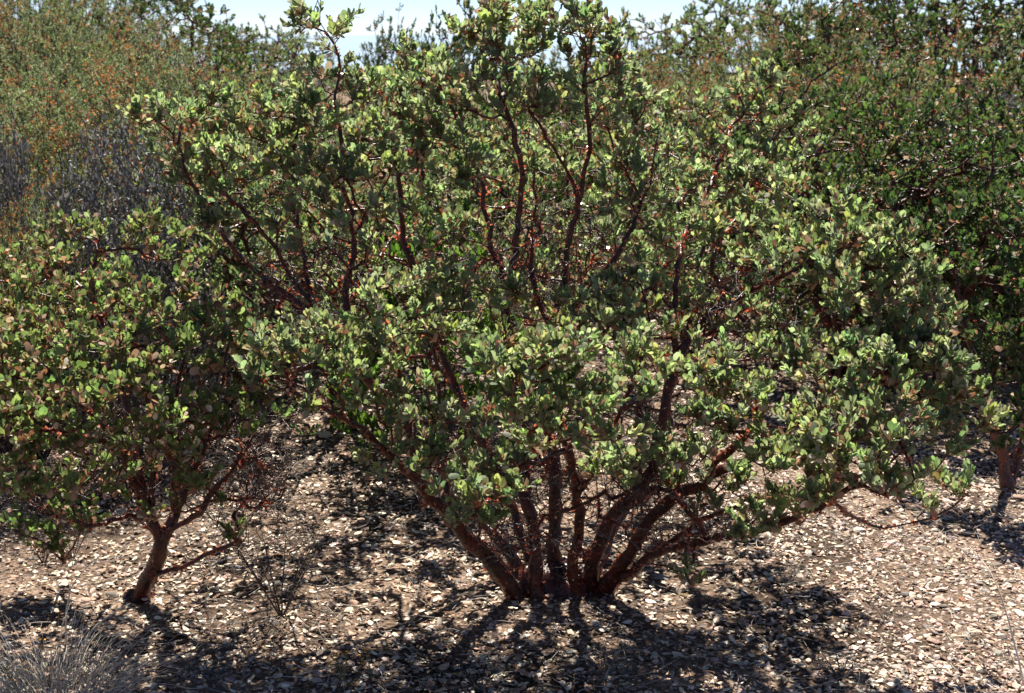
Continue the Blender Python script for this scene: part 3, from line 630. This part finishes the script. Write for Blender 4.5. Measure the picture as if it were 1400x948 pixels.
protos = {
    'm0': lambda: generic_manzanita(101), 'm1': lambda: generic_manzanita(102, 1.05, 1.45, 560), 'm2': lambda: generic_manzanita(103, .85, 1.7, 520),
    'g0': lambda: generic_manzanita(104, 1.0, 1.4, 560, [(.085, .122, .068), (.10, .138, .082), (.11, .135, .065)], [2, 2, 1], M_LEAF, drych=.18),
    'c0': lambda: needle_shrub(201), 'c1': lambda: needle_shrub(202, 1.05, 1.45, 230, .95), 'c2': lambda: needle_shrub(203, .85, 1.6, 190, .3),
    'd0': lambda: dead_shrub(301, withered=16000), 'd1': lambda: dead_shrub(302, .85, .95, 2600, withered=16000), 'b0': lambda: broadleaf_shrub(401), 'b1': lambda: broadleaf_shrub(402, .6, 1.0),
}
HT = dict(m0=1.55, m1=1.5, m2=1.75, g0=1.45, c0=1.6, c1=1.55, c2=1.7, d0=1.12, d1=.97, b0=1.25, b1=1.05)
cache = {}; first_used = set()
def place(kind, px, Y, label, group, s=1.0, rz=None, top=None, hz=None, dz=0.0, cat='shrub'):
    """stand a shrub of this kind on the ground at forward distance Y, left-right where px looks; top = pixel row its crown should reach"""
    x = (px - 700) / FPX * (Y * math.cos(PITCH) + .15); z = float(H(x, Y)) - .03
    if kind not in cache: cache[kind] = protos[kind]()
    o = cache[kind] if kind not in first_used else copy_tree(cache[kind]); first_used.add(kind)
    hz = hz or s
    if top is not None: hz = max(.2, (at(px, top, Y)[2] - z) / HT[kind])
    o.location = (x, Y, z + dz); o.rotation_euler = (0, 0, (px * 1.7 + Y) if rz is None else rz); o.scale = (s, s, hz)
    tag(o, label, cat, group); return o
GM, GC, GD = 'manzanita shrubs behind the clearing', 'chamise shrubs with rusty seed heads', 'bare grey dead shrubs'
# left hillside
place('c2', 110, 13.2, 'pale chamise farthest up the left slope, cut by the top edge', GC, 1.2, top=-70)
place('m1', -30, 14.0, 'dark shrub farthest up the left slope in the top left corner', GM, 1.2, top=-70)
place('d0', 165, 5.3, 'grey leafless shrub in shadow below the rusty seed heads at left', GD, .62, top=145)
place('d1', -20, 5.9, 'grey leafless shrub at the left edge above the leaning trunk shrub', GD, .45, top=125)
place('c0', 5, 5.0, 'low chamise with orange seed heads at the left edge, just above the green shrub', GC, .42, top=195)
place('c1', 110, 7.2, 'chamise thick with orange seed heads above the larger grey dead shrub', GC, .95, top=50)
place('c0', 270, 6.9, 'orange headed chamise directly left of the central shrub', GC, .98)
place('c2', -10, 8.6, 'pale green chamise in the upper left corner', GC, 1.1, top=-40)
place('c2', 190, 9.3, 'pale green chamise with few seed heads in front of the dark skyline bush', GC, 1.0, top=8)
place('c1', 340, 9.0, 'chamise on the slope under the skyline gap left of the tall sprig', GC, .85, top=62)
place('c0', 60, 11.5, 'far chamise high on the left slope at the top edge', GC, 1.2, top=-60)
place('m0', 235, 12.5, 'dark skyline shrub left of the pale sky gap', GM, 1.0, top=-18)
place('g0', 330, 14.5, 'rounded skyline shrub at the left end of the pale sky', GM, .75, top=22)
place('m1', 385, 17.0, 'small far skyline shrub just left of the tall leafy sprig', GM, .7, top=42)
place('g0', 330, 6.2, 'shrub half hidden behind the upper left branches of the central shrub', GM, .85)
place('b0', 595, 5.2, 'bright green leafy shrub seen through the bare middle branches of the central shrub', 'bright leafy shrubs', .8)
#place('b1', 330, 5.0, 'low bright green leafy shrub in the gap between the left and central shrubs', 'bright leafy shrubs', .5)
place('g0', 470, 5.7, 'grey green shrub behind the left branches of the central shrub', GM, .75)
place('m2', 690, 6.6, 'dark shrub directly behind the trunks of the central shrub', GM, .75)
place('g0', 480, 7.6, 'shrub behind the tall leafy sprig of the central shrub', GM, .85, top=60)
place('m1', 562, 15.5, 'far dark rounded shrub against the sky right of the tall leafy sprig', GM, .65, top=20)
place('m0', 640, 11.5, 'shrub behind the left shoulder of the central crown', GM, .8, top=30)
place('m1', 760, 9.5, 'shrub hidden behind the top of the central crown', GM, .9)
# right side
place('m0', 1170, 6.4, 'dark glossy shrub with bare shaded trunks right of the upper central crown', GM, .92, top=120)
place('m2', 1290, 6.1, 'dark glossy shrub behind the edge shrub, second from the right edge', GM, .9, top=190)
place('m1', 1420, 6.6, 'dark glossy shrub filling the right edge at half height', GM, 1.0, top=140)
place('g0', 960, 7.0, 'grey green shrub behind the right shoulder of the central crown', GM, .8)
place('g0', 1050, 8.6, 'shrub above the right shoulder clump of the central shrub', GM, .95)
place('c1', 930, 9.6, 'chamise with rusty seed heads just right of the central crown', GC, 1.0)
place('c0', 1075, 10.5, 'rusty chamise on the right hillside left of the yellow green one', GC, 1.1)
place('c1', 1240, 8.6, 'yellow green chamise with rust tips standing up on the right hillside', GC, 1.05)
place('m2', 1160, 10.2, 'dark shrub on the right hillside between the two rusty chamise', GM, 1.0)
place('d0', 1335, 8.4, 'pale grey dead branches near the upper right corner', GD, 1.15)
place('g0', 1390, 12.5, 'far olive shrub behind the dark one in the upper right corner', GM, 1.2, top=-30)
place('m2', 1415, 8.8, 'tall very dark shrub in the upper right corner', GM, .85)
place('g0', 900, 12.5, 'far shrub at the right end of the pale sky', GM, .8, top=22)
place('g0', 1000, 14.0, 'far shrub on the skyline above the first rusty chamise', GM, 1.2)
place('g0', 1130, 14.5, 'far shrub on the skyline at the top edge right of centre', GM, .85)
place('m2', 1270, 13.0, 'far tall shrub at the top edge above the yellow green chamise', GM, 1.2)
place('g0', 790, 20.0, 'very far shrub peeping over the top of the central crown', GM, 1.0)
place('g0', 1200, 7.4, 'mid green shrub above the shaded trunks on the right', GM, .9)
place('m1', 1350, 7.3, 'dark green shrub right below the pale dead branches', GM, .9, top=85)

# ------------------------------------------------------------------ small ground plants and stones
def on_ground(px, py):
    Y = 3.9
    for _ in range(12):
        p = at(px, py, Y); zz = float(H(p[0], p[1])); d = p - np.array([0, 0, CAM_Z]); Y = p[1] * (zz - CAM_Z) / (p[2] - CAM_Z)
    p = at(px, py, Y); return p
def strands(name, root, n, rad, length, r, thick, pal, wts, bend=.6, up=1.0, mat=M_STRAW, m=7):
    ch = []; cs = []
    for i in range(n):
        a = r.uniform(0, 6.28); q = r.random() ** .6; d = np.array([math.cos(a), math.sin(a), 0]); L = r.uniform(*length)
        v = norm(np.array([0, 0, up]) + d * q * .9 + r.normal(0, .12, 3)); p = d * q * rad; P = [p.copy()]; g = r.uniform(0, bend)
        for k in range(m - 1):
            p = p + v * L / (m - 1); v = norm(v + np.array([0, 0, -1]) * g / (m - 1) + d * g * .6 / (m - 1) + r.normal(0, .06, 3)); P.append(p.copy())
        P = np.array(P); P[:, 2] = np.maximum(P[:, 2], .003); ch.append((P, np.linspace(1, .35, m) * r.uniform(*thick)))
    v, q = tubes(ch, 3); c = choose(pal, wts, n, r=r).repeat(3 * m, 0)
    return link(name, raw_mesh(name, v, quads=q, tint=c), mat, root)
STRAWC = [(.62, .56, .47), (.50, .45, .38), (.70, .63, .50), (.34, .29, .24)]
r = np.random.default_rng(55)
p = on_ground(75, 955); p[1] -= .02
g = empty('dry_grass_tuft', p, 'pale dry grass tuft with curling blades in the lower left corner', 'grass tuft')
strands('blades', g, 620, .17, (.07, .26), r, (.0006, .0012), STRAWC, [3, 2, 3, 1], 2.2, m=9)
p = on_ground(92, 872)
def stalk(px_pts, label, name='dry_grass_stalk', rad=.003):
    P = np.array([at(*q) for q in px_pts]); b = P[0].copy(); b[2] = float(H(b[0], b[1])); P[0][2] = b[2] - .005
    sk = Skeleton(r); sk.limb(P, 0, rad, rad * .5, step=.02, wob=.0008); pts = sk.P[:sk.n] - b
    v, q = tubes([(pts, np.linspace(rad, rad * .4, len(pts)))], 5); c = np.tile(np.array([[.74, .67, .54]]), (len(v), 1))
    o = link(name, raw_mesh(name, v, quads=q, tint=c), M_STRAW); o.location = b; tag(o, label, 'grass stalk', 'single dry grass stalks')
stalk([(90, 882, 3.55), (91, 840, 3.52), (97, 805, 3.5), (112, 782, 3.48), (140, 756, 3.46)], 'bent straw coloured grass stalk arching beside the leaning red trunk')
stalk([(110, 885, 3.5), (125, 862, 3.5), (150, 842, 3.5), (178, 825, 3.5)], 'short curved grass stalk between the tuft and the leaning trunk')
stalk([(1400, 935, 3.3), (1392, 900, 3.32), (1376, 840, 3.36), (1355, 785, 3.42), (1325, 748, 3.5)], 'long arching straw coloured grass stalk at the lower right edge')
# small twiggy plants
cache2 = {}
def small(kind, px, py, label, group, s=1.0, rz=0.0):
    P = on_ground(px, py)
    if kind not in cache2:
        if kind == 't': cache2[kind] = [dead_shrub(501, .12, .19, 330, M_DARKTWIG, 'twiggy_bush', .00042, 8, .02, .1), 0]
        elif kind == 'g': cache2[kind] = [dead_shrub(502, .10, .11, 190, M_GREYBARK, 'twiggy_bush', .0005, 8, .018, .1), 0]
        elif kind == 'u': cache2[kind] = [dead_shrub(503, .28, .34, 330, M_GREYBARK, 'twiggy_bush', .0006, 9, .03, .1), 0]
        else:
            rr = np.random.default_rng(77); e = empty('orange_wildflower', (0, 0, 0), '-', 'wildflower')
            for k in range(8):
                a_ = rr.uniform(0, 6.28); q_ = rr.uniform(.008, .05); t_ = np.array([math.cos(a_) * q_, math.sin(a_) * q_, rr.uniform(.035, .08)])
                P_ = np.array([t_ * (.1, .1, 0), t_ * (.45, .45, .5), t_ * (.8, .8, .85), t_]); v_, f_ = tubes([(P_, np.array([.0009, .0008, .0007, .0006]))], 4)
                link('flower_stem', raw_mesh('flower_stem', v_, quads=f_, tint=np.tile([[.2, .2, .09]], (len(v_), 1))), M_STRAW, e)
                tv, tf = stone_template(rr)
                link('flower_head', raw_mesh('flower_head', tv * .014 + t_, tris=tf, tint=np.tile([[.62, .27, .03]], (12, 1))), M_PETAL, e)
            cache2[kind] = [e, 0]
    e, used = cache2[kind]
    o = e if not used else copy_tree(e); cache2[kind][1] = 1
    o.location = P; o.rotation_euler = (0, 0, rz); o.scale = (s, s, s); tag(o, label, 'wildflower' if kind == 'f' else 'twiggy bush', group)
GT = 'little bare twiggy bushes on the gravel'
small('t', 385, 842, 'small dark twiggy bush on the gravel right of the leaning trunk', GT, 1.8)
small('t', 100, 765, 'small dark twiggy bush left of the leaning trunk base', GT, .9, 2)
small('t', 60, 770, 'dark twiggy bush at the left edge below the hanging leaves', GT, 1.1, 4)
small('u', 320, 745, 'grey leafless twig tangle under the right side of the left shrub', GT, 1.0, 1)
small('u', 365, 690, 'grey dead brush in the gap behind the left shrub', GT, 1.0, 3)
small('u', 30, 720, 'grey dead brush at the left edge under the leaves', GT, .9, 5)
small('g', 655, 945, 'small grey twig clump at the bottom edge left of the main stem shadow', GT, 1.0, 1)
small('g', 825, 930, 'small pale grey twig clump at the bottom edge below the main stems', GT, 1.1, 2)
small('g', 1075, 800, 'tiny grey twig clump on the sunny gravel under the low right branch', GT, .8, 3)
small('g', 1210, 850, 'tiny dark grey twig clump in the middle of the sunny gravel', GT, .8, 5)
small('g', 1150, 930, 'small grey twig clump at the bottom edge in the sunny gravel', GT, 1.0, 4)
small('g', 290, 935, 'small grey twig clump at the bottom edge right of the grass tuft', GT, .9, 6)
small('u', 660, 700, 'grey leafless twig tangle behind the left leaning stem of the central shrub', GT, .9, 6)
small('u', 880, 690, 'grey leafless twig tangle behind the central stems', GT, .9, 7)
GF = 'tiny orange wildflowers at the bottom edge'
small('f', 18, 945, 'tiny orange flowers in the lower left corner beside the grass tuft', GF, 1.0)
small('f', 50, 905, 'tiny orange flowers behind the pale grass tuft', GF, .8, 2)
small('f', 470, 935, 'tiny orange flowers at the bottom edge left of centre, left of its close neighbour', GF, 1.0, 3)
small('f', 508, 925, 'tiny orange flowers at the bottom edge, right of its close neighbour', GF, .9, 4)
# larger stones
def rock(px, py, s, c, label):
    rr = np.random.default_rng(int(px * 7 + py)); tv, tf = stone_template(rr); P = on_ground(px, py)
    me = raw_mesh('rock', tv * s * 2, tris=tf, tint=np.tile([c], (12, 1)), smooth=False)
    o = link('rock', me, M_STONE); o.location = (P[0], P[1], P[2] + s * .28); o.rotation_euler = (0, 0, rr.uniform(0, 6))
    b = o.modifiers.new('edge', 'BEVEL'); b.width = s * .08; b.segments = 2
    tag(o, label, 'rock', 'larger loose rocks')
rock(36, 842, .022, (.18, .20, .21), 'dark blue grey rock behind the pale grass tuft')
rock(14, 882, .016, (.35, .37, .37), 'small pale grey rock at the left edge beside the grass tuft')
rock(72, 835, .020, (.33, .36, .33), 'flat greenish grey rock just right of the dark blue grey one')
rock(1374, 748, .028, (.40, .29, .23), 'large tan rock at the edge of the shade near the right edge')
rock(1262, 760, .020, (.42, .26, .20), 'upright pinkish rock on the sunny gravel below the drooping branch')
rock(1316, 822, .018, (.34, .16, .10), 'rust brown rock on the sunny gravel near the arching stalk')
rock(898, 792, .026, (.24, .26, .25), 'grey green rock in dappled shade right of the main stems')
rock(1285, 735, .022, (.46, .36, .29), 'pale tan rock below the drooping branch tip')
rock(1395, 683, .026, (.36, .24, .19), 'brown rock in the shade beside the right edge trunks')
rock(1275, 880, .026, (.42, .28, .22), 'broad pink brown rock in the sunny lower right')
